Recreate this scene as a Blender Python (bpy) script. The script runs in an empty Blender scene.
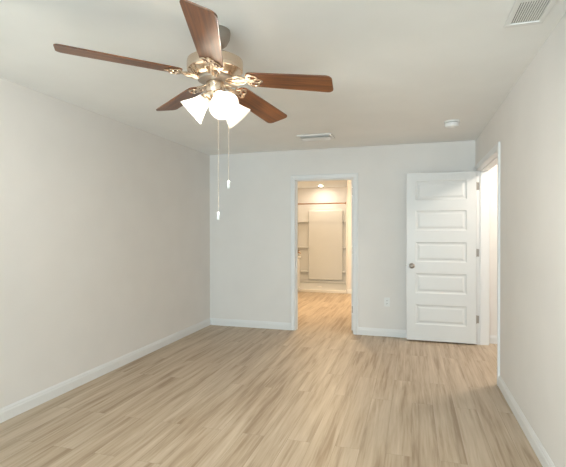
import bpy, bmesh, math, random
from mathutils import Vector, Matrix

random.seed(7)
PI = math.pi
SC = bpy.context.scene
COL = SC.collection

# ------------------------------------------------------------------ camera
YAW, PITCH, ROLL = 0.289064, -0.0066316, -0.001254
FPX, CAM_H = 434.187, 1.35407
fw = Vector((-math.sin(YAW) * math.cos(PITCH), math.cos(YAW) * math.cos(PITCH), math.sin(PITCH)))
rt = Vector((math.cos(YAW), math.sin(YAW), 0))
up = rt.cross(fw)
r2 = rt * math.cos(ROLL) + up * math.sin(ROLL)
u2 = up * math.cos(ROLL) - rt * math.sin(ROLL)
cd = bpy.data.cameras.new('camera')
cam = bpy.data.objects.new('camera', cd)
COL.objects.link(cam)
M = Matrix((r2, u2, -fw)).transposed().to_4x4()
M.translation = Vector((0, 0, CAM_H))
cam.matrix_world = M
cd.sensor_width = 36.0
cd.lens = FPX / 566.0 * 36.0
cd.clip_start = 0.02
SC.camera = cam

# ------------------------------------------------------------------ light, world, exposure
SC.view_settings.view_transform = 'Standard'
SC.view_settings.look = 'None'
SC.view_settings.gamma = 1.0
SC.view_settings.use_curve_mapping = False
SC.view_settings.exposure = 0.04

W = bpy.data.worlds.new('sky')
SC.world = W
W.use_nodes = True
W.node_tree.nodes['Background'].inputs['Color'].default_value = (0.62, 0.80, 1.0, 1)
W.node_tree.nodes['Background'].inputs['Strength'].default_value = 0.5

DAY_POWER = 345.0
DAY_COLOR = (0.74, 0.92, 1.0)
FAN_BULB = 640.0
FAN_COLOR = (1.0, 0.96, 0.88)
BATH_COLOR = (1.0, 0.76, 0.48)
DOWN_COLOR = (1.0, 0.88, 0.72)
BATH_MAIN = 200.0
BATH_DOWN = 330.0
HALL_MAIN = 120.0
HALL_COLOR = (1.0, 0.90, 0.79)

ld = bpy.data.lights.new('window_daylight', 'AREA')  # daylight lamp added outside the unseen window
ld.shape = 'RECTANGLE'
ld.size, ld.size_y = 2.6, 1.6
ld.energy = DAY_POWER
ld.color = DAY_COLOR
lo = bpy.data.objects.new('window_daylight', ld)
COL.objects.link(lo)
lo.location = (-1.05, -3.75, 1.20)
lo.rotation_euler = (math.radians(128), 0, 0)      # faces +y, into the room, tilted up to brighten the ceiling

# ------------------------------------------------------------------ dimensions
H = 2.44
XL, XR, YB, YF = -2.792, 0.7315, 5.692, -3.20
T = 0.12
XH = XR + 0.13                     # hall face of the right wall
D1A, D1B, D1H = -1.516, -0.736, 2.038      # bathroom doorway
D2A, D2B, D2H = 4.205, 5.588, 2.058        # hall doorway
BXL, BXR, BYF, BYB = -2.83, -0.55, YB + T, 10.80
SHY, SHX = 9.34, -1.35              # shower front plane, its right side
HXR, HYF = 2.15, 2.6

# ------------------------------------------------------------------ node helpers
def new_mat(name):
    m = bpy.data.materials.new(name)
    m.use_nodes = True
    nt = m.node_tree
    return m, nt, nt.nodes['Principled BSDF']

def N(nt, t, **kw):
    n = nt.nodes.new(t)
    for k, v in kw.items():
        if k in n.inputs:
            n.inputs[k].default_value = v
        else:
            setattr(n, k, v)
    return n

def paint(name, col, rough=0.75, bump=0.06, scale=120, var=0.015):
    m, nt, b = new_mat(name)
    tc = N(nt, 'ShaderNodeTexCoord')
    n = N(nt, 'ShaderNodeTexNoise', Scale=scale, Detail=3.0)
    nt.links.new(tc.outputs['Object'], n.inputs['Vector'])
    n2 = N(nt, 'ShaderNodeTexNoise', Scale=3.0, Detail=2.0)
    nt.links.new(tc.outputs['Object'], n2.inputs['Vector'])
    r = N(nt, 'ShaderNodeValToRGB')
    r.color_ramp.elements[0].position = 0.3
    r.color_ramp.elements[1].position = 0.7
    r.color_ramp.elements[0].color = [c * (1 - var) for c in col] + [1]
    r.color_ramp.elements[1].color = [min(1, c * (1 + var)) for c in col] + [1]
    nt.links.new(n2.outputs['Fac'], r.inputs['Fac'])
    nt.links.new(r.outputs['Color'], b.inputs['Base Color'])
    b.inputs['Roughness'].default_value = rough
    if bump:
        bp = N(nt, 'ShaderNodeBump', Strength=bump, Distance=0.004)
        nt.links.new(n.outputs['Fac'], bp.inputs['Height'])
        nt.links.new(bp.outputs['Normal'], b.inputs['Normal'])
    return m

def metal(name, col, rough):
    m, nt, b = new_mat(name)
    b.inputs['Base Color'].default_value = (*col, 1)
    b.inputs['Metallic'].default_value = 1.0
    tc = N(nt, 'ShaderNodeTexCoord')
    n = N(nt, 'ShaderNodeTexNoise', Scale=60.0, Detail=2.0)
    nt.links.new(tc.outputs['Object'], n.inputs['Vector'])
    mr = N(nt, 'ShaderNodeMapRange')
    mr.inputs['To Min'].default_value = rough * 0.85
    mr.inputs['To Max'].default_value = rough * 1.15
    nt.links.new(n.outputs['Fac'], mr.inputs['Value'])
    nt.links.new(mr.outputs['Result'], b.inputs['Roughness'])
    return m

def emit(name, col, s):
    m, nt, b = new_mat(name)
    b.inputs['Base Color'].default_value = (0.9, 0.9, 0.9, 1)
    b.inputs['Emission Color'].default_value = (*col, 1)
    b.inputs['Emission Strength'].default_value = s
    return m

def floor_mat():
    m, nt, b = new_mat('vinyl_plank')
    L = nt.links.new
    tc = N(nt, 'ShaderNodeTexCoord')
    sp = N(nt, 'ShaderNodeSeparateXYZ')
    L(tc.outputs['Object'], sp.inputs[0])
    cb = N(nt, 'ShaderNodeCombineXYZ')
    L(sp.outputs['Y'], cb.inputs['X']); L(sp.outputs['X'], cb.inputs['Y'])
    br = N(nt, 'ShaderNodeTexBrick')
    br.offset = 0.37; br.offset_frequency = 2
    br.inputs['Scale'].default_value = 1.0
    br.inputs['Brick Width'].default_value = 1.35
    br.inputs['Row Height'].default_value = 0.155
    br.inputs['Mortar Size'].default_value = 0.0012
    br.inputs['Mortar Smooth'].default_value = 0.2
    br.inputs['Color1'].default_value = (0, 0, 0, 1)
    br.inputs['Color2'].default_value = (1, 1, 1, 1)
    br.inputs['Mortar'].default_value = (0.5, 0.5, 0.5, 1)
    L(cb.outputs[0], br.inputs['Vector'])
    rnd = N(nt, 'ShaderNodeMath', operation='MULTIPLY'); rnd.inputs[1].default_value = 31.7
    L(br.outputs['Color'], rnd.inputs[0])
    def stretched(sx, sy, detail, rough=0.55, dist=0.0):
        mx = N(nt, 'ShaderNodeMath', operation='MULTIPLY'); mx.inputs[1].default_value = sx
        my = N(nt, 'ShaderNodeMath', operation='MULTIPLY'); my.inputs[1].default_value = sy
        L(sp.outputs['X'], mx.inputs[0]); L(sp.outputs['Y'], my.inputs[0])
        c = N(nt, 'ShaderNodeCombineXYZ')
        L(mx.outputs[0], c.inputs['X']); L(my.outputs[0], c.inputs['Y']); L(rnd.outputs[0], c.inputs['Z'])
        n = N(nt, 'ShaderNodeTexNoise', Scale=1.0, Detail=detail, Roughness=rough, Distortion=dist)
        L(c.outputs[0], n.inputs['Vector'])
        return n
    big = stretched(17.0, 1.0, 3.5, 0.58, 0.35)
    fine = stretched(75.0, 2.6, 4.0, 0.6, 0.3)
    r = N(nt, 'ShaderNodeValToRGB')
    e = r.color_ramp.elements
    e[0].position = 0.30; e[0].color = FLOOR_DARK
    e[1].position = 0.72; e[1].color = FLOOR_LIGHT
    k = e.new(0.47); k.color = FLOOR_MID
    mixf = N(nt, 'ShaderNodeMath', operation='MULTIPLY_ADD')      # big + (fine-.5)*k
    sub = N(nt, 'ShaderNodeMath', operation='SUBTRACT'); sub.inputs[1].default_value = 0.5
    L(fine.outputs['Fac'], sub.inputs[0])
    L(sub.outputs[0], mixf.inputs[0]); mixf.inputs[1].default_value = 0.42
    L(big.outputs['Fac'], mixf.inputs[2])
    tint = N(nt, 'ShaderNodeMath', operation='MULTIPLY_ADD')
    s2 = N(nt, 'ShaderNodeMath', operation='SUBTRACT'); s2.inputs[1].default_value = 0.5
    L(br.outputs['Color'], s2.inputs[0])
    L(s2.outputs[0], tint.inputs[0]); tint.inputs[1].default_value = 0.065
    L(mixf.outputs[0], tint.inputs[2])
    L(tint.outputs[0], r.inputs['Fac'])
    mm = N(nt, 'ShaderNodeMix'); mm.data_type = 'RGBA'
    fac = N(nt, 'ShaderNodeMath', operation='MULTIPLY'); fac.inputs[1].default_value = 0.38
    L(br.outputs['Fac'], fac.inputs[0])
    L(fac.outputs[0], mm.inputs[0]); L(r.outputs['Color'], mm.inputs[6])
    mm.inputs[7].default_value = (0.16, 0.10, 0.06, 1)
    L(mm.outputs[2], b.inputs['Base Color'])
    b.inputs['Roughness'].default_value = 0.42
    b.inputs['Specular IOR Level'].default_value = 0.35
    bp = N(nt, 'ShaderNodeBump', Strength=0.12, Distance=0.002)
    L(fine.outputs['Fac'], bp.inputs['Height'])
    L(bp.outputs['Normal'], b.inputs['Normal'])
    return m

FLOOR_DARK = (0.335, 0.235, 0.148, 1)
FLOOR_MID = (0.475, 0.366, 0.255, 1)
FLOOR_LIGHT = (0.600, 0.490, 0.368, 1)

def wood_mat():
    m, nt, b = new_mat('walnut_blade')
    L = nt.links.new
    tc = N(nt, 'ShaderNodeTexCoord')
    mp = N(nt, 'ShaderNodeMapping')
    mp.inputs['Scale'].default_value = (3.0, 55.0, 3.0)
    L(tc.outputs['Object'], mp.inputs['Vector'])
    n = N(nt, 'ShaderNodeTexNoise', Scale=1.0, Detail=5.0, Distortion=0.6)
    L(mp.outputs[0], n.inputs['Vector'])
    r = N(nt, 'ShaderNodeValToRGB')
    e = r.color_ramp.elements
    e[0].position = 0.3; e[0].color = (0.080, 0.025, 0.008, 1)
    e[1].position = 0.75; e[1].color = (0.280, 0.098, 0.031, 1)
    L(n.outputs['Fac'], r.inputs['Fac'])
    L(r.outputs['Color'], b.inputs['Base Color'])
    b.inputs['Roughness'].default_value = 0.34
    b.inputs['Specular IOR Level'].default_value = 0.65
    b.inputs['Coat Weight'].default_value = 0.0
    b.inputs['Coat Roughness'].default_value = 0.30
    return m

def glass_shade_mat():
    m, nt, b = new_mat('frosted_shade_glass')
    L = nt.links.new
    out = nt.nodes['Material Output']
    tc = N(nt, 'ShaderNodeTexCoord')
    n = N(nt, 'ShaderNodeTexNoise', Scale=22.0, Detail=3.0)
    L(tc.outputs['Object'], n.inputs['Vector'])
    r = N(nt, 'ShaderNodeValToRGB')
    r.color_ramp.elements[0].color = (0.88, 0.84, 0.78, 1)
    r.color_ramp.elements[1].color = (0.96, 0.94, 0.90, 1)
    L(n.outputs['Fac'], r.inputs['Fac'])
    tl = N(nt, 'ShaderNodeBsdfTranslucent')
    L(r.outputs['Color'], tl.inputs['Color'])
    L(r.outputs['Color'], b.inputs['Base Color'])
    b.inputs['Roughness'].default_value = 0.3
    mx = N(nt, 'ShaderNodeMixShader'); mx.inputs[0].default_value = 0.88
    L(b.outputs[0], mx.inputs[1]); L(tl.outputs[0], mx.inputs[2])
    L(mx.outputs[0], out.inputs['Surface'])
    return m

def pane_mat():
    m, nt, b = new_mat('window_glass')
    L = nt.links.new
    out = nt.nodes['Material Output']
    tr = N(nt, 'ShaderNodeBsdfTransparent')
    gl = N(nt, 'ShaderNodeBsdfGlossy'); gl.inputs['Roughness'].default_value = 0.02
    mx = N(nt, 'ShaderNodeMixShader'); mx.inputs[0].default_value = 0.06
    L(tr.outputs[0], mx.inputs[1]); L(gl.outputs[0], mx.inputs[2])
    L(mx.outputs[0], out.inputs['Surface'])
    return m

WALL = paint('wall_paint', (0.800, 0.770, 0.735), 0.8, 0.10, 140)
CEIL = paint('ceiling_paint', (0.93, 0.93, 0.91), 0.9, 0.12, 110)
TRIM = paint('white_trim_paint', (0.80, 0.80, 0.79), 0.38, 0.0, 50, 0.006)
DOORM = paint('white_door_paint', (0.735, 0.74, 0.73), 0.42, 0.02, 260, 0.006)
PLAST = paint('white_plastic', (0.84, 0.84, 0.82), 0.4, 0.0, 50, 0.004)
FIBER = paint('shower_acrylic', (0.80, 0.78, 0.74), 0.22, 0.0, 50, 0.006)
DARK = paint('dark_slot', (0.05, 0.045, 0.04), 0.8, 0.0, 50, 0.02)
NICKEL = metal('champagne_nickel', (0.70, 0.57, 0.45), 0.20)
STEEL = metal('brushed_nickel', (0.62, 0.58, 0.53), 0.32)
SATIN = metal('satin_nickel', (0.38, 0.34, 0.30), 0.42)
BRONZE = metal('warm_bronze', (0.42, 0.22, 0.11), 0.30)
WOOD = wood_mat()
SHADE = glass_shade_mat()
PANE = pane_mat()
FLOORM = floor_mat()
BULB = emit('lit_bulb', FAN_COLOR, FAN_BULB)
BATHBULB = emit('added_bathroom_glow', BATH_COLOR, BATH_MAIN)  # glow of the added bathroom light
DOWNBULB = emit('lit_downlight_lens', DOWN_COLOR, BATH_DOWN)
HALLBULB = emit('added_hall_glow', HALL_COLOR, HALL_MAIN)  # glow of the added hall light

# ------------------------------------------------------------------ mesh helpers
def box(bm, x0, x1, y0, y1, z0, z1, mat=None):
    vs = [bm.verts.new((x, y, z)) for z in (z0, z1) for y in (y0, y1) for x in (x0, x1)]
    for f in ((0, 2, 3, 1), (4, 5, 7, 6), (0, 1, 5, 4), (2, 6, 7, 3), (0, 4, 6, 2), (1, 3, 7, 5)):
        bm.faces.new([vs[i] for i in f])
    if mat is not None:
        for v in vs: v.co = mat @ v.co
    return vs

def lathe(bm, prof, seg=40, mat=None, cap0=True, cap1=True):
    """prof: list of (radius, z); spun about z."""
    rings = []
    for r, z in prof:
        if r < 1e-6:
            rings.append([bm.verts.new((0, 0, z))])
        else:
            rings.append([bm.verts.new((r * math.cos(2 * PI * i / seg), r * math.sin(2 * PI * i / seg), z)) for i in range(seg)])
    for a, b in zip(rings, rings[1:]):
        for i in range(seg):
            j = (i + 1) % seg
            if len(a) == 1 and len(b) == 1: continue
            if len(a) == 1: bm.faces.new((a[0], b[j], b[i]))
            elif len(b) == 1: bm.faces.new((a[i], a[j], b[0]))
            else: bm.faces.new((a[i], a[j], b[j], b[i]))
    if cap0 and len(rings[0]) > 2: bm.faces.new(list(reversed(rings[0])))
    if cap1 and len(rings[-1]) > 2: bm.faces.new(rings[-1])
    if mat is not None:
        for r in rings:
            for v in r: v.co = mat @ v.co

def tube(bm, pts, rad, seg=8, flat=1.0, closed=False):
    pts = [Vector(p) for p in pts]
    rings = []
    n = len(pts)
    for i, p in enumerate(pts):
        if closed:
            d = pts[(i + 1) % n] - pts[i - 1]
        else:
            d = pts[min(i + 1, n - 1)] - pts[max(i - 1, 0)]
        d.normalize()
        a = Vector((0, 0, 1)) if abs(d.z) < 0.95 else Vector((1, 0, 0))
        s = d.cross(a).normalized(); t = s.cross(d)
        r = rad[i] if isinstance(rad, (list, tuple)) else rad
        rings.append([bm.verts.new(p + s * math.cos(2 * PI * k / seg) * r + t * math.sin(2 * PI * k / seg) * r * flat) for k in range(seg)])
    m = n if closed else n - 1
    for i in range(m):
        a, b = rings[i], rings[(i + 1) % n]
        for k in range(seg):
            l = (k + 1) % seg
            bm.faces.new((a[k], a[l], b[l], b[k]))
    if not closed:
        bm.faces.new(list(reversed(rings[0]))); bm.faces.new(rings[-1])

def prism(bm, outline, z0, z1, mat=None):
    a = [bm.verts.new((x, y, z0)) for x, y in outline]
    b = [bm.verts.new((x, y, z1)) for x, y in outline]
    n = len(a)
    bm.faces.new(list(reversed(a))); bm.faces.new(b)
    for i in range(n):
        j = (i + 1) % n
        bm.faces.new((a[i], a[j], b[j], b[i]))
    if mat is not None:
        for v in a + b: v.co = mat @ v.co

def strip(bm, prof, p0, p1, nrm):
    """extrude a profile (d out from the wall, z height) along p0 -> p1; nrm is the wall's normal in plan."""
    A = [bm.verts.new((p0[0] + nrm[0] * d, p0[1] + nrm[1] * d, z)) for d, z in prof]
    B = [bm.verts.new((p1[0] + nrm[0] * d, p1[1] + nrm[1] * d, z)) for d, z in prof]
    n = len(A)
    for i in range(n):
        j = (i + 1) % n
        bm.faces.new((A[i], A[j], B[j], B[i]))
    bm.faces.new(list(reversed(A))); bm.faces.new(B)

def obj(name, bm, mat, parent=None, smooth=None, bevel=0.0, loc=None):
    bmesh.ops.recalc_face_normals(bm, faces=bm.faces[:])
    me = bpy.data.meshes.new(name)
    bm.to_mesh(me); bm.free()
    for mt in (mat if isinstance(mat, (list, tuple)) else [mat]):
        me.materials.append(mt)
    if smooth is not None:
        for p in me.polygons: p.use_smooth = True
        me.set_sharp_from_angle(angle=math.radians(smooth))
    o = bpy.data.objects.new(name, me)
    COL.objects.link(o)
    if parent is not None: o.parent = parent
    if loc is not None: o.location = loc
    if bevel:
        md = o.modifiers.new('bevel', 'BEVEL')
        md.width = bevel; md.segments = 2; md.limit_method = 'ANGLE'; md.angle_limit = math.radians(40)
    return o

def tag(o, label, cat, group=None, kind=None):
    o['label'] = label; o['category'] = cat
    if group: o['group'] = group
    if kind: o['kind'] = kind
    return o

def empty(name, loc):
    o = bpy.data.objects.new(name, None)
    COL.objects.link(o); o.location = loc
    o.empty_display_size = 0.1
    return o

def BM(): return bmesh.new()

# ================================================================== the setting
def struct(name, bm, mat, label, cat, **kw):
    return tag(obj(name, bm, mat, **kw), label, cat, kind='structure')

b = BM(); box(b, -3.05, 2.40, YF - 0.15, 11.05, -0.10, 0.0)
struct('floor', b, FLOORM, 'light oak look plank floor running through all the rooms', 'floor')
b = BM(); box(b, -3.05, 2.40, YF - 0.15, 11.05, H, H + 0.10)
struct('ceiling', b, CEIL, 'pale matte ceiling above the bedroom and the bathroom', 'ceiling')

b = BM(); box(b, XL - T, XL, YF - 0.12, YB, 0, H)
struct('wall_left', b, WALL, 'long bare greige wall beside the fan, without any opening', 'wall')
b = BM()
box(b, XL - T, D1A - 0.02, YB, YB + T, 0, H)
box(b, D1A - 0.02, D1B + 0.02, YB, YB + T, D1H + 0.02, H)
box(b, D1B + 0.02, HXR + T, YB, YB + T, 0, H)
struct('wall_back', b, WALL, 'greige end wall with the bathroom doorway cut through it', 'wall')
b = BM()
box(b, XR, XH, YF - 0.12, D2A - 0.02, 0, H)
box(b, XR, XH, D2A - 0.02, D2B + 0.02, D2H + 0.02, H)
box(b, XR, XH, D2B + 0.02, YB, 0, H)
struct('wall_right', b, WALL, 'greige side wall that ends at the hall doorway', 'wall')
WX0, WX1, WZ0, WZ1 = -2.35, 0.25, 0.55, 2.16
b = BM()
box(b, XL, WX0, YF - T, YF, 0, H); box(b, WX1, XR, YF - T, YF, 0, H)
box(b, WX0, WX1, YF - T, YF, 0, WZ0); box(b, WX0, WX1, YF - T, YF, WZ1, H)
struct('wall_front', b, WALL, 'greige wall with the added daylight window opposite the bathroom', 'wall')
# unseen window added behind the viewer to supply daylight
b = BM()
for x0, x1 in ((WX0, WX0 + .05), (WX1 - .05, WX1), (-1.075, -1.025)):
    box(b, x0, x1, YF - .09, YF - .04, WZ0, WZ1)
for z0, z1 in ((WZ0, WZ0 + .05), (WZ1 - .05, WZ1), (1.34, 1.38)):
    box(b, WX0, WX1, YF - .088, YF - .042, z0, z1)
win = struct('unseen_window_1', b, TRIM, 'unseen white framed double window added to supply daylight', 'window', bevel=.003)
b = BM(); box(b, WX0 + .05, WX1 - .05, YF - .067, YF - .063, WZ0 + .05, WZ1 - .05)
obj('pane', b, PANE, win)

# bathroom shell
b = BM(); box(b, BXL - T, BXL, BYF, BYB + T, 0, H)
struct('wall_bathroom_left', b, WALL, 'bathroom side wall behind the vanity', 'wall')
b = BM(); box(b, BXR, BXR + T, BYF, BYB + T, 0, H)
struct('wall_bathroom_right', b, WALL, 'bathroom side wall behind the open bathroom door', 'wall')
b = BM(); box(b, BXL, BXR, BYB, BYB + T, 0, H)
struct('wall_bathroom_back', b, WALL, 'bathroom end wall above and behind the shower stall', 'wall')
b = BM(); box(b, SHX + .012, BXR, SHY, BYB, 0, H)
struct('wall_shower_side', b, WALL, 'narrow wall return beside the shower opening', 'wall')
# hall shell
b = BM(); box(b, HXR, HXR + T, HYF, YB, 0, H)
struct('wall_hall_right', b, WALL, 'far side wall of the hall outside the bedroom', 'wall')
b = BM(); box(b, XH, HXR + T, HYF - T, HYF, 0, H)
struct('wall_hall_front', b, WALL, 'near end wall of the hall outside the bedroom', 'wall')

# baseboards
BP = [(0, 0), (.014, 0), (.014, .066), (.0105, .074), (.0095, .084), (.0055, .092), (.0035, .097), (0, .097)]
CW = 0.060
def baseboard(name, segs, label):
    b = BM()
    for p0, p1, n in segs: strip(b, BP, p0, p1, n)
    struct(name, b, TRIM, label, 'baseboard')
baseboard('baseboard_left', [((XL, YF), (XL, YB), (1, 0))], 'white baseboard along the long bare wall')
baseboard('baseboard_back', [((XL, YB), (D1A - CW - .004, YB), (0, -1)), ((D1B + CW + .004, YB), (XR, YB), (0, -1))],
          'white baseboard along the wall either side of the bathroom doorway')
baseboard('baseboard_right', [((XR, YF), (XR, D2A - CW - .004), (-1, 0))], 'white baseboard running up to the hall doorway')
baseboard('baseboard_front', [((XL, YF), (XR, YF), (0, 1))], 'white baseboard below the window')
baseboard('baseboard_hall', [((XH, YB), (HXR, YB), (0, -1)), ((HXR, HYF), (HXR, YB), (-1, 0)), ((XH, HYF), (HXR, HYF), (0, 1))],
          'white baseboard seen through the hall doorway')
baseboard('baseboard_bathroom', [((BXR, BYF), (BXR, SHY), (-1, 0)), ((SHX + .012, SHY), (BXR, SHY), (0, -1)), ((BXL, BYF), (BXL, 8.1), (1, 0))],
          'white baseboard in the bathroom beside the shower')

# door casings: mitred profile swept round three sides
CP = [(0, 0), (0, .010), (.006, .0135), (.014, .0115), (.030, .0125), (.040, .0165), (.052, .0175), (.058, .0150), (CW, .011), (CW, 0)]
def casing_bm(fr, a0, a1, h):
    """fr(a, z, d) maps along-wall coordinate, height and protrusion to 3-D."""
    b = BM()
    rings = []
    for a, z, sa, sz in ((a0, 0, -1, 0), (a0, h, -1, 1), (a1, h, 1, 1), (a1, 0, 1, 0)):
        rings.append([b.verts.new(fr(a + sa * u, z + sz * u, v)) for u, v in CP])
    n = len(CP)
    for A, B in zip(rings, rings[1:]):
        for i in range(n):
            j = (i + 1) % n
            b.faces.new((A[i], A[j], B[j], B[i]))
    b.faces.new(rings[0]); b.faces.new(list(reversed(rings[-1])))
    return b
rv = .004
struct('trim_1', casing_bm(lambda a, z, d: (a, YB - d, z), D1A - rv, D1B + rv, D1H + rv), TRIM, 'white casing framing the bathroom doorway on the bedroom side', 'door casing')
struct('trim_2', casing_bm(lambda a, z, d: (a, YB + T + d, z), D1A - rv, D1B + rv, D1H + rv), TRIM, 'white casing framing the bathroom doorway on the bathroom side', 'door casing')
struct('trim_3', casing_bm(lambda a, z, d: (XR - d, a, z), D2A - rv, D2B + rv, D2H + rv), TRIM, 'white casing framing the hall doorway on the bedroom side', 'door casing')
struct('trim_4', casing_bm(lambda a, z, d: (XH + d, a, z), D2A - rv, D2B + rv, D2H + rv), TRIM, 'white casing framing the hall doorway on the hall side', 'door casing')
# jambs with stops
b = BM()
box(b, D1A - .02, D1A, YB, YB + T, 0, D1H + .02); box(b, D1B, D1B + .02, YB, YB + T, 0, D1H + .02)
box(b, D1A, D1B, YB, YB + T, D1H, D1H + .02)
box(b, D1A, D1A + .011, YB + .045, YB + .08, 0, D1H); box(b, D1B - .011, D1B, YB + .045, YB + .08, 0, D1H)
box(b, D1A + .011, D1B - .011, YB + .045, YB + .08, D1H - .011, D1H)
struct('trim_5', b, TRIM, 'white jamb lining the bathroom doorway', 'door jamb')
b = BM()
box(b, XR, XH, D2A - .02, D2A, 0, D2H + .02); box(b, XR, XH, D2B, D2B + .02, 0, D2H + .02)
box(b, XR, XH, D2A, D2B, D2H, D2H + .02)
box(b, XR + .042, XR + .078, D2A, D2A + .011, 0, D2H); box(b, XR + .042, XR + .078, D2B - .011, D2B, 0, D2H)
box(b, XR + .042, XR + .078, D2A + .011, D2B - .011, D2H - .011, D2H)
struct('trim_6', b, TRIM, 'white jamb lining the hall doorway', 'door jamb')

# ------------------------------------------------------------------ doors
def door_mesh(w, h, t, panels, margin):
    """leaf from (0,0,0) to (w,t,h); x along the width; five raised panels on both faces."""
    b = BM()
    for side in (0, 1):
        def P(x, z, d):
            return b.verts.new((x, d if side == 0 else t - d, z))
        xs = (0, margin, w - margin, w)
        zs = [0] + [v for p in panels for v in p] + [h]
        grid = [[P(x, z, 0) for x in xs] for z in zs]
        for k in range(len(zs) - 1):
            for i in range(3):
                if i == 1 and k % 2 == 1: continue
                b.faces.new((grid[k][i], grid[k][i + 1], grid[k + 1][i + 1], grid[k + 1][i]))
        for pi, (z0, z1) in enumerate(panels):
            k = 1 + 2 * pi
            ring = [grid[k][1], grid[k][2], grid[k + 1][2], grid[k + 1][1]]
            x0, x1 = margin, w - margin
            for ins, dep in ((.010, .0075), (.026, .0090), (.046, .0030)):
                r = [P(x0 + ins, z0 + ins, dep), P(x1 - ins, z0 + ins, dep), P(x1 - ins, z1 - ins, dep), P(x0 + ins, z1 - ins, dep)]
                for i in range(4):
                    j = (i + 1) % 4
                    b.faces.new((ring[i], ring[j], r[j], r[i]))
                ring = r
            b.faces.new(ring)
    # edges
    e = [(0, 0, 0), (w, 0, 0), (w, t, 0), (0, t, 0), (0, 0, h), (w, 0, h), (w, t, h), (0, t, h)]
    v = [b.verts.new(c) for c in e]
    for f in ((0, 1, 2, 3), (4, 7, 6, 5), (0, 3, 7, 4), (1, 5, 6, 2)):
        b.faces.new([v[i] for i in f])
    bmesh.ops.remove_doubles(b, verts=b.verts[:], dist=1e-5)
    return b
PANELS = [(.195, .435), (.575, .815), (.955, 1.195), (1.335, 1.575), (1.705, 1.935)]
KNOB = [(0, 0), (.032, 0), (.033, .004), (.028, .010), (.014, .014), (.011, .030), (.014, .036), (.025, .041), (.029, .050), (.027, .060), (.018, .067), (0, .069)]
def knob(parent, x, y, z, sgn):
    b = BM()
    lathe(b, KNOB, 32, Matrix.Translation((x, y, z)) @ Matrix.Rotation(PI / 2 * sgn, 4, 'X'))
    o = obj('door_knob', b, SATIN, parent, smooth=40)
    o['label'] = 'round brushed nickel knob'
def hinge(parent, z, pin, leaf):
    b = BM()
    for k in range(5):
        lathe(b, [(.0068, -.0445 + k * .018), (.0068, -.0445 + k * .018 + .0172)], 14, Matrix.Translation((pin[0], pin[1], z)))
    lathe(b, [(0, -.050), (.005, -.048), (.005, .048), (0, .050)], 12, Matrix.Translation((pin[0], pin[1], z)))
    for l in leaf: box(b, l[0], l[1], l[2], l[3], z - .0445, z + .0445)
    o = obj('hinge', b, SATIN, parent, smooth=40)
    o['label'] = 'brushed nickel hinge'
# open bedroom door parked in front of the back wall
d1 = obj('door_1', door_mesh(.787, 2.032, .035, PANELS, .105), DOORM, loc=(-.064, 5.532, .018))
tag(d1, 'white five panel door standing open against the end wall', 'door', kind='structure')
knob(d1, .062, 0, .905, 1); knob(d1, .062, .035, .905, -1)
b = BM(); box(b, -.0012, .0006, .006, .029, .875, .935); lathe(b, [(.007, 0), (.007, .008), (.004, .011)], 14, Matrix.Translation((-.0005, .0175, .905)) @ Matrix.Rotation(-PI / 2, 4, 'Y'))
obj('latch', b, STEEL, d1, smooth=40)
for z in (.28, 1.07, 1.86):
    hinge(d1, z, (.795, .043), [(.7865, .7885, .004, .043), (.795, .825, .0525, .0552)])
# bathroom door open into the bathroom
D2W = .755
d2 = obj('door_2', door_mesh(D2W, 2.018, .035, PANELS, .105), DOORM)
d2.matrix_world = Matrix.Translation((D1B - .006, YB + T + .014, .016)) @ Matrix.Rotation(PI / 2, 4, 'Z')
tag(d2, 'white bathroom door swung open inside the bathroom, seen edge-on', 'door', kind='structure')
knob(d2, D2W - .062, 0, .905, 1); knob(d2, D2W - .062, .035, .905, -1)
for z in (.28, 1.07, 1.86):
    hinge(d2, z, (-.0085, -.0065), [(-.0022, .0004, -.004, .031)])

# ================================================================== bathroom things
# shower stall
sh = empty('shower_stall', (-2.08, SHY, 0))
tag(sh, 'white acrylic shower stall with corner shelves at the end of the bathroom', 'shower')
def L(x, y): return (x + 2.08, y - SHY)
def pbox(bm, x0, x1, y0, y1, z0, z1): box(bm, x0 + 2.08, x1 + 2.08, y0 - SHY, y1 - SHY, z0, z1)
SX0, SX1, SY1 = BXL + .004, SHX + .006, BYB - .006
b = BM()
pbox(b, SX0, SX1, SHY - .04, SHY + .04, 0, .060)
pbox(b, SX0, SX1, SHY + .04, SY1, 0, .036)
pbox(b, SX0, SX0 + .05, SHY + .04, SY1, .036, .07); pbox(b, SX1 - .05, SX1, SHY + .04, SY1, .036, .07)
pbox(b, SX0 + .05, SX1 - .05, SY1 - .05, SY1, .036, .10)
obj('shower_pan', b, FIBER, sh, bevel=.008)
b = BM()
pbox(b, SX0, SX0 + .02, SHY, SY1, .07, 1.93); pbox(b, SX1 - .02, SX1, SHY, SY1, .07, 1.93)
pbox(b, SX0 + .02, SX1 - .02, SY1 - .02, SY1, .10, 1.93)
obj('surround_wall', b, FIBER, sh, bevel=.004)
b = BM()
pbox(b, -2.515, -1.645, SY1 - .10, SY1 - .02, .12, 1.86)
obj('back_panel', b, FIBER, sh, bevel=.022)
for x0, x1 in ((SX0 + .02, -2.515), (-1.645, SX1 - .02)):
    for z in (.33, .94, 1.585):
        b = BM(); pbox(b, x0, x1, SY1 - .13, SY1 - .02, z - .022, z + .010)
        obj('shelf', b, FIBER, sh, bevel=.009)
b = BM(); lathe(b, [(0, .036), (.055, .036), (.055, .040), (.045, .0415), (0, .0415)], 32, Matrix.Translation((0 - .0, .66, 0)))
o = obj('drain', b, STEEL, sh, smooth=40); o['label'] = 'round metal drain'

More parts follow.
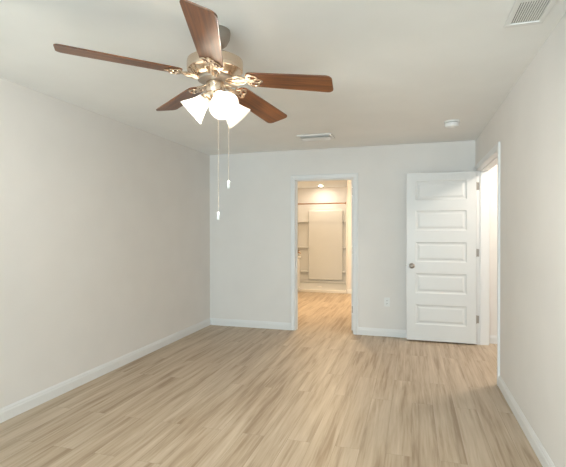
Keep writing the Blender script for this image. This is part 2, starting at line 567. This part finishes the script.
b = BM()
RZ = 1.945
lathe(b, [(.0125, 0), (.0125, SX1 - SX0 - .044)], 20, Matrix.Translation((SX0 + .022, SHY + .02, RZ)) @ Matrix.Rotation(PI / 2, 4, 'Y'))
rod = obj('shower_rod', b, BRONZE, smooth=40)
tag(rod, 'bronze curtain rod across the top of the shower opening', 'curtain rod')
for x, s in ((SX0 + .0205, 1), (SX1 - .0205, -1)):
    b = BM(); lathe(b, [(.030, 0), (.030, .006), (.018, .016), (.014, .022)], 24, Matrix.Translation((x, SHY + .02, RZ)) @ Matrix.Rotation(PI / 2 * s, 4, 'Y'))
    obj('end_flange', b, BRONZE, rod, smooth=40)

# recessed light over the shower
dl = empty('downlight', (-2.125, 10.38, H))
tag(dl, 'lit round recessed light in the ceiling over the shower', 'ceiling light')
b = BM(); lathe(b, [(.046, 0), (.046, -.004), (.066, -.006), (.072, -.003), (.072, 0)], 40, cap0=False, cap1=False)
obj('trim_ring', b, PLAST, dl, smooth=40)
b = BM(); lathe(b, [(0, -.0045), (.036, -.0042), (.046, -.003)], 40, cap1=False)
obj('lens', b, DOWNBULB, dl, smooth=40)

# bathroom and hall ceiling lights, out of sight, added to supply light
def added_flush_light(name, loc, r, bulb, label):
    t = empty(name, loc)
    tag(t, label, 'ceiling light')
    b = BM(); lathe(b, [(0, 0), (r + .012, 0), (r + .014, -.012), (r + .004, -.022), (0, -.022)], 40)
    obj('base', b, STEEL, t, smooth=40)
    b = BM(); lathe(b, [(r, -.022), (r * .95, -.045), (r * .7, -.072), (r * .35, -.086), (0, -.090)], 40, cap0=False)
    obj('diffuser', b, bulb, t, smooth=40)
added_flush_light('added_ceiling_light', (-1.50, 7.8, H), .15, BATHBULB, 'unseen round ceiling light added to brighten the bathroom')
added_flush_light('added_ceiling_light', (1.50, 4.95, H), .14, HALLBULB, 'unseen round ceiling light added to brighten the hall side')

# vanity along the bathroom wall, only its end shows past the door jamb
VX0, VX1, VY0, VY1 = BXL + .002, -2.352, 8.15, 9.21
va = empty('vanity', (VX0, VY0, 0))
tag(va, 'pale bathroom vanity cabinet standing just before the shower', 'vanity')
def vbox(bm, x0, x1, y0, y1, z0, z1): box(bm, x0 - VX0, x1 - VX0, y0 - VY0, y1 - VY0, z0, z1)
b = BM(); vbox(b, VX0, VX1 - .06, VY0 + .01, VY1 - .01, 0, .09); vbox(b, VX0, VX1 - .02, VY0, VY1, .09, .76)
obj('body', b, TRIM, va, bevel=.002)
for k in range(2):
    y0 = VY0 + .01 + k * .525
    b = BM(); vbox(b, VX1 - .02, VX1 - .002, y0, y0 + .515, .11, .745)
    d = obj('cabinet_door', b, TRIM, va, bevel=.003)
    b = BM(); lathe(b, [(.006, 0), (.006, .012), (.014, .016), (.013, .025), (0, .027)], 20,
                    Matrix.Translation((VX1 - .002 - VX0, y0 + (.48 if k == 0 else .035) - VY0, .66)) @ Matrix.Rotation(PI / 2, 4, 'Y'))
    obj('knob', b, BRONZE, d, smooth=40)
b = BM(); vbox(b, VX0, VX1 + .012, VY0 - .01, VY1 + .01, .76, .79); vbox(b, VX0, VX0 + .018, VY0 - .01, VY1 + .01, .79, .88)
obj('countertop', b, FIBER, va, bevel=.004)
fa = empty('faucet', (-2.42, 9.10, .7905))
tag(fa, 'bronze coloured single lever faucet on the end of the vanity top', 'faucet')
b = BM(); lathe(b, [(0, 0), (.024, 0), (.024, .006), (.015, .012), (.013, .085), (.015, .09), (0, .094)], 24)
obj('body', b, BRONZE, fa, smooth=40)
b = BM(); tube(b, [(0, 0, .060), (.03, 0, .085), (.07, 0, .095), (.10, 0, .082), (.108, 0, .066)], .010, 12)
obj('spout', b, BRONZE, fa, smooth=50)
b = BM(); tube(b, [(-.005, 0, .092), (.02, 0, .108), (.075, 0, .132), (.10, 0, .140)], [.011, .009, .008, .006], 10)
obj('lever', b, BRONZE, fa, smooth=50)

# ================================================================== fixtures of the bedroom
# wall outlet
ou = empty('wall_outlet', (-.307, YB, .440))
tag(ou, 'white duplex outlet plate on the wall between the bathroom doorway and the open door', 'outlet')
b = BM(); box(b, -.035, .035, -.006, 0, -.0575, .0575)
obj('cover_plate', b, PLAST, ou, bevel=.003)
for z in (-.0195, .0195):
    b = BM(); box(b, -.017, .017, -.0085, -.0055, z - .014, z + .014)
    rc = obj('receptacle', b, PLAST, ou, bevel=.004)
    b = BM()
    box(b, -.008, -.0055, -.0090, -.0082, z - .003, z + .006); box(b, .0055, .008, -.0090, -.0082, z - .003, z + .006)
    lathe(b, [(0, 0), (.0025, 0), (.0025, .0006), (0, .0006)], 12, Matrix.Translation((0, -.0084, z - .008)) @ Matrix.Rotation(PI / 2, 4, 'X'))
    obj('slot', b, DARK, rc)

# smoke detector
sd = empty('smoke_detector', (.380, 4.635, H))
tag(sd, 'round white smoke detector on the ceiling before the open door', 'smoke detector')
b = BM(); lathe(b, [(0, 0), (.074, 0), (.075, -.010), (.070, -.014), (0, -.014)], 48)
obj('base', b, PLAST, sd, smooth=35)
b = BM(); lathe(b, [(.060, -.014), (.060, -.019)], 48)
obj('sensor_vent', b, DARK, sd, smooth=35)
b = BM(); lathe(b, [(.068, -.019), (.069, -.036), (.064, -.054), (.046, -.063), (0, -.066)], 48)
cv = obj('cover', b, PLAST, sd, smooth=35)
b = BM(); lathe(b, [(.010, -.063), (.010, -.0665), (0, -.067)], 20, Matrix.Translation((.028, 0, 0)))
obj('test_button', b, PLAST, cv, smooth=35)

# supply register near the end wall: three curved blades hanging below a flange
REG = (-1.262, -.866, 4.79, 5.03)
rg = empty('air_vent', ((REG[0] + REG[1]) / 2, (REG[2] + REG[3]) / 2, H))
tag(rg, 'slim white supply vent on the ceiling near the bathroom doorway', 'vent', 'ceiling air vents')
hx, hy = (REG[1] - REG[0]) / 2, (REG[3] - REG[2]) / 2
b = BM()
for x0, x1, y0, y1 in ((-hx, hx, -hy, -hy + .03), (-hx, hx, hy - .03, hy), (-hx, -hx + .03, -hy + .03, hy - .03), (hx - .03, hx, -hy + .03, hy - .03)):
    box(b, x0, x1, y0, y1, -.016, 0)
obj('frame', b, PLAST, rg, bevel=.003)
b = BM(); box(b, -hx + .03, hx - .03, -hy + .03, hy - .03, -.002, 0)
obj('duct_opening', b, DARK, rg)
for k in range(5):
    y = -hy + .045 + k * (2 * hy - .09) / 4
    s = 1 if k >= 2 else -1
    b = BM()
    pr = [(y + s * .0, -.002), (y + s * .008, -.020), (y + s * .026, -.030), (y + s * .027, -.0285), (y + s * .010, -.0185), (y + s * .0025, -.002)]
    A = [b.verts.new((-hx + .031, p[0], p[1])) for p in pr]; B = [b.verts.new((hx - .031, p[0], p[1])) for p in pr]
    for i in range(6):
        j = (i + 1) % 6
        b.faces.new((A[i], A[j], B[j], B[i]))
    b.faces.new(list(reversed(A))); b.faces.new(B)
    obj('louver', b, PLAST, rg)

# return grille nearest the viewer: rows of narrow slots
GX0, GX1, GY0, GY1 = .466, .650, 2.030, 2.562
gr = empty('return_grille', ((GX0 + GX1) / 2, (GY0 + GY1) / 2, H))
tag(gr, 'white slotted return air grille on the ceiling close to the side wall', 'vent', 'ceiling air vents')
gx, gy = (GX1 - GX0) / 2, (GY1 - GY0) / 2
b = BM()
m_ = .026
for x0, x1, y0, y1 in ((-gx, gx, -gy, -gy + .034), (-gx, gx, gy - .034, gy), (-gx, -gx + m_, -gy + .034, gy - .034), (gx - m_, gx, -gy + .034, gy - .034)):
    box(b, x0, x1, y0, y1, -.010, 0)
obj('frame', b, PLAST, gr, bevel=.0025)
b = BM(); box(b, -gx + m_, gx - m_, -gy + .034, gy - .034, -.0012, 0)
obj('duct_opening', b, DARK, gr)
nrow, ncol = 2, 12
ih = 2 * gy - .068
for k in range(1, nrow):
    y = gy - .034 - k * ih / nrow
    b = BM(); box(b, -gx + m_, gx - m_, y - .009, y + .009, -.006, -.0012)
    obj('cross_bar', b, PLAST, gr)
iw = 2 * gx - 2 * m_
for k in range(ncol + 1):
    x = -gx + m_ + k * iw / ncol
    b = BM()
    box(b, -.0033, .0033, -ih / 2, ih / 2, -.0055, -.0012, Matrix.Translation((x, 0, 0)))
    obj('louver', b, PLAST, gr)

# ================================================================== ceiling fan
FS = 1.08
FX, FY, FZ = -1.029, 2.168, 2.189
fan = empty('ceiling_fan', (FX, FY, FZ))
tag(fan, 'five blade ceiling fan with dark wood blades and three lit glass shades', 'ceiling fan')
fan.scale = (FS, FS, FS)
CZ = (H - FZ) / FS
b = BM(); lathe(b, [(0, CZ), (.076, CZ), (.078, CZ - .012), (.074, CZ - .040), (.060, CZ - .066), (.040, CZ - .082), (0, CZ - .084)], 48)
obj('canopy', b, SATIN, fan, smooth=40)  # darker metal puts the canopy's shade into its colour
b = BM(); lathe(b, [(.024, CZ - .080), (.024, .11)], 24)
obj('neck', b, NICKEL, fan, smooth=40)
b = BM()
lathe(b, [(0, .124), (.040, .122), (.075, .112), (.118, .094), (.138, .082), (.1405, .074), (.1405, .034), (.138, .028), (.128, .024), (.118, .014), (.102, .002), (.088, -.004), (0, -.004)], 64)
obj('motor_housing', b, NICKEL, fan, smooth=35)
b = BM(); lathe(b, [(0, -.004), (.088, -.004), (.090, -.010), (.086, -.018), (.060, -.022), (0, -.022)], 48)
obj('flywheel', b, SATIN, fan, smooth=35)
b = BM(); lathe(b, [(.034, -.020), (.045, -.026), (.046, -.030), (.046, -.074), (.044, -.078), (.034, -.080)], 40)
obj('switch_housing', b, NICKEL, fan, smooth=35)
b = BM(); lathe(b, [(0, -.079), (.046, -.079), (.060, -.084), (.064, -.092), (.058, -.106), (.036, -.116), (.014, -.121), (.010, -.128), (0, -.130)], 40)
obj('light_fitter', b, NICKEL, fan, smooth=35)

def blade_outline(r0, r1, w0, w1):
    pts = []
    def y(r, s): return s * (w0 + (w1 - w0) * min(1, (r - r0) / (r1 - r0) * 1.1)) / 2
    rc = .030
    for i in range(7):                                   # tip corner, +side
        a = PI / 2 - i * PI / 2 / 6
        pts.append((r1 - rc + rc * math.cos(a), w1 / 2 - rc + rc * math.sin(a)))
    for i in range(7):
        a = -i * PI / 2 / 6
        pts.append((r1 - rc + rc * math.cos(a), -w1 / 2 + rc + rc * math.sin(a)))
    for k in range(1, 6):
        r = r1 - rc - (r1 - rc - r0 - .02) * k / 6
        pts.append((r, y(r, -1)))
    rr = .028
    for i in range(6):
        a = -PI / 2 - i * PI / 2 / 5
        pts.append((r0 + rr + rr * math.cos(a), -w0 / 2 + rr + rr * math.sin(a)))
    for i in range(6):
        a = PI - i * PI / 2 / 5
        pts.append((r0 + rr + rr * math.cos(a), w0 / 2 - rr + rr * math.sin(a)))
    for k in range(5, 0, -1):
        r = r1 - rc - (r1 - rc - r0 - .02) * k / 6
        pts.append((r, y(r, 1)))
    return pts

BLADES = [(363.7, -.080, .598), (290.3, .013, .680), (219.9, .032, .722), (143.9, -.023, .644), (77.1, -.073, .650)]
for (ang, dz, R), bp in zip(BLADES, (13, 21, 8, 12, 12)):
    slope = math.asin(dz / R)
    r1 = R
    r0 = .168
    base = Matrix.Rotation(math.radians(ang), 4, 'Z') @ Matrix.Rotation(-slope, 4, 'Y')
    m = base @ Matrix.Rotation(math.radians(-bp), 4, 'X')
    b = BM(); prism(b, blade_outline(r0, r1, .118, .142), -.003, .003)
    bl = obj('blade', b, WOOD, fan, bevel=.0015)
    bl.matrix_local = m
    # scrolled iron below the blade root
    b = BM()
    zb = -.0065
    # twin stems from the flywheel, sweeping out and back to a clasp
    for s in (-1, 1):
        tube(b, [(.070, s * .012, -.014), (.090, s * .020, -.016), (.112, s * .030, -.013), (.132, s * .034, -.009), (.150, s * .026, zb), (.163, s * .012, zb), (.170, 0, zb)], [.008, .008, .0075, .007, .0065, .006, .006], 8, .7)
        # leaf scroll on the blade
        cx, cy = .196, s * .026
        ring = [(cx + .026 * math.cos(t) - s * 0 + .004, cy + .019 * math.sin(t), zb) for t in [2 * PI * i / 18 for i in range(18)]]
        tube(b, ring, .0052, 6, .7, closed=True)
        tube(b, [(.165, s * .006, zb), (.180, s * .034, zb), (.186, s * .050, zb), (.198, s * .053, zb), (.204, s * .045, zb)], .005, 6, .7)
    cr = [(.226 + .022 * math.cos(t), .014 * math.sin(t), zb) for t in [2 * PI * i / 18 for i in range(18)]]
    tube(b, cr, .0052, 6, .7, closed=True)
    tube(b, [(.060, 0, -.013), (.100, 0, -.016), (.140, 0, -.010), (.172, 0, zb), (.206, 0, zb)], [.013, .012, .010, .009, .006], 10, .55)
    for x, y in ((.190, .026), (.190, -.026), (.240, 0)):
        lathe(b, [(0, -.0135), (.005, -.012), (.0065, -.009), (.0065, -.003)], 12, Matrix.Translation((x, y, 0)))
    ir = obj('blade_iron', b, NICKEL, bl, smooth=50)
    ir['label'] = 'scrolled champagne metal bracket'

# three lamp arms, glass shades and bulbs
SPROF = [(.026, 0), (.030, .004), (.034, .018), (.040, .036), (.050, .058), (.060, .078), (.068, .094), (.074, .104)]
toward = math.atan2(-FY, -FX)                   # azimuth from the fan to the viewer
for da, dl_, dr_ in ((-97, -.180, .124), (19, -.178, .132), (114, -.190, .137)):
    az = toward + math.radians(da)
    dh = Vector((math.cos(az), math.sin(az), 0))
    tilt = math.radians(43)                      # below the horizontal
    axis = dh * math.cos(tilt) + Vector((0, 0, -math.sin(tilt)))
    rim = dh * dr_ + Vector((0, 0, dl_))
    neck = rim - axis * .106
    q = axis.to_track_quat('Z', 'Y').to_matrix().to_4x4()
    mt = Matrix.Translation(neck) @ q
    b = BM()
    p0 = dh * .040 + Vector((0, 0, -.095))
    tube(b, [p0, p0.lerp(neck, .45) + Vector((0, 0, .008)), neck - axis * .026], .009, 12)
    lathe(b, [(0, -.034), (.014, -.034), (.020, -.028), (.029, -.010), (.0315, .006), (.0315, .012)], 28, mt, cap1=False)
    obj('lamp_holder', b, NICKEL, fan, smooth=45)
    b = BM()
    inner = [(r - .003, z) for r, z in SPROF]
    lathe(b, SPROF + [(.0735, .1055)] + list(reversed(inner)), 48, None, cap0=False, cap1=False)
    s = obj('lamp_shade', b, SHADE, fan, smooth=60)
    s.matrix_local = mt
    s['label'] = 'frosted white glass shade, lit'
    b = BM(); lathe(b, [(.012, .010), (.013, .026), (.018, .040), (.0255, .056), (.0275, .068), (.025, .080), (.016, .090), (0, .094)], 28)
    bu = obj('bulb', b, BULB, s, smooth=60)

# pull chains with small fobs
fwh = Vector((fw.x, fw.y, 0)).normalized()
def chain(dx, dd, z_end):
    p = rt * dx + fwh * dd
    b = BM()
    top, bot = -.112, z_end - 2.127
    n = int((top - bot) / .012)
    lathe(b, [(.0011, bot), (.0011, top)], 6, Matrix.Translation((p.x, p.y, 0)))
    for k in range(n):
        z = top - (k + .5) * (top - bot) / n
        lathe(b, [(0, z + .002), (.0019, z + .001), (.0019, z - .001), (0, z - .002)], 6, Matrix.Translation((p.x, p.y, 0)))
    c = obj('pull_chain', b, NICKEL, fan, smooth=60)
    b = BM(); lathe(b, [(0, bot + .004), (.0035, bot + .002), (.0068, bot - .008), (.0075, bot - .030), (.0062, bot - .037), (0, bot - .040)], 16, Matrix.Translation((p.x, p.y, 0)))
    f = obj('pull_fob', b, PLAST, c, smooth=60)
    f['label'] = 'small white fob'
chain(.019, -.030, 1.447)
chain(.066, .004, 1.606)
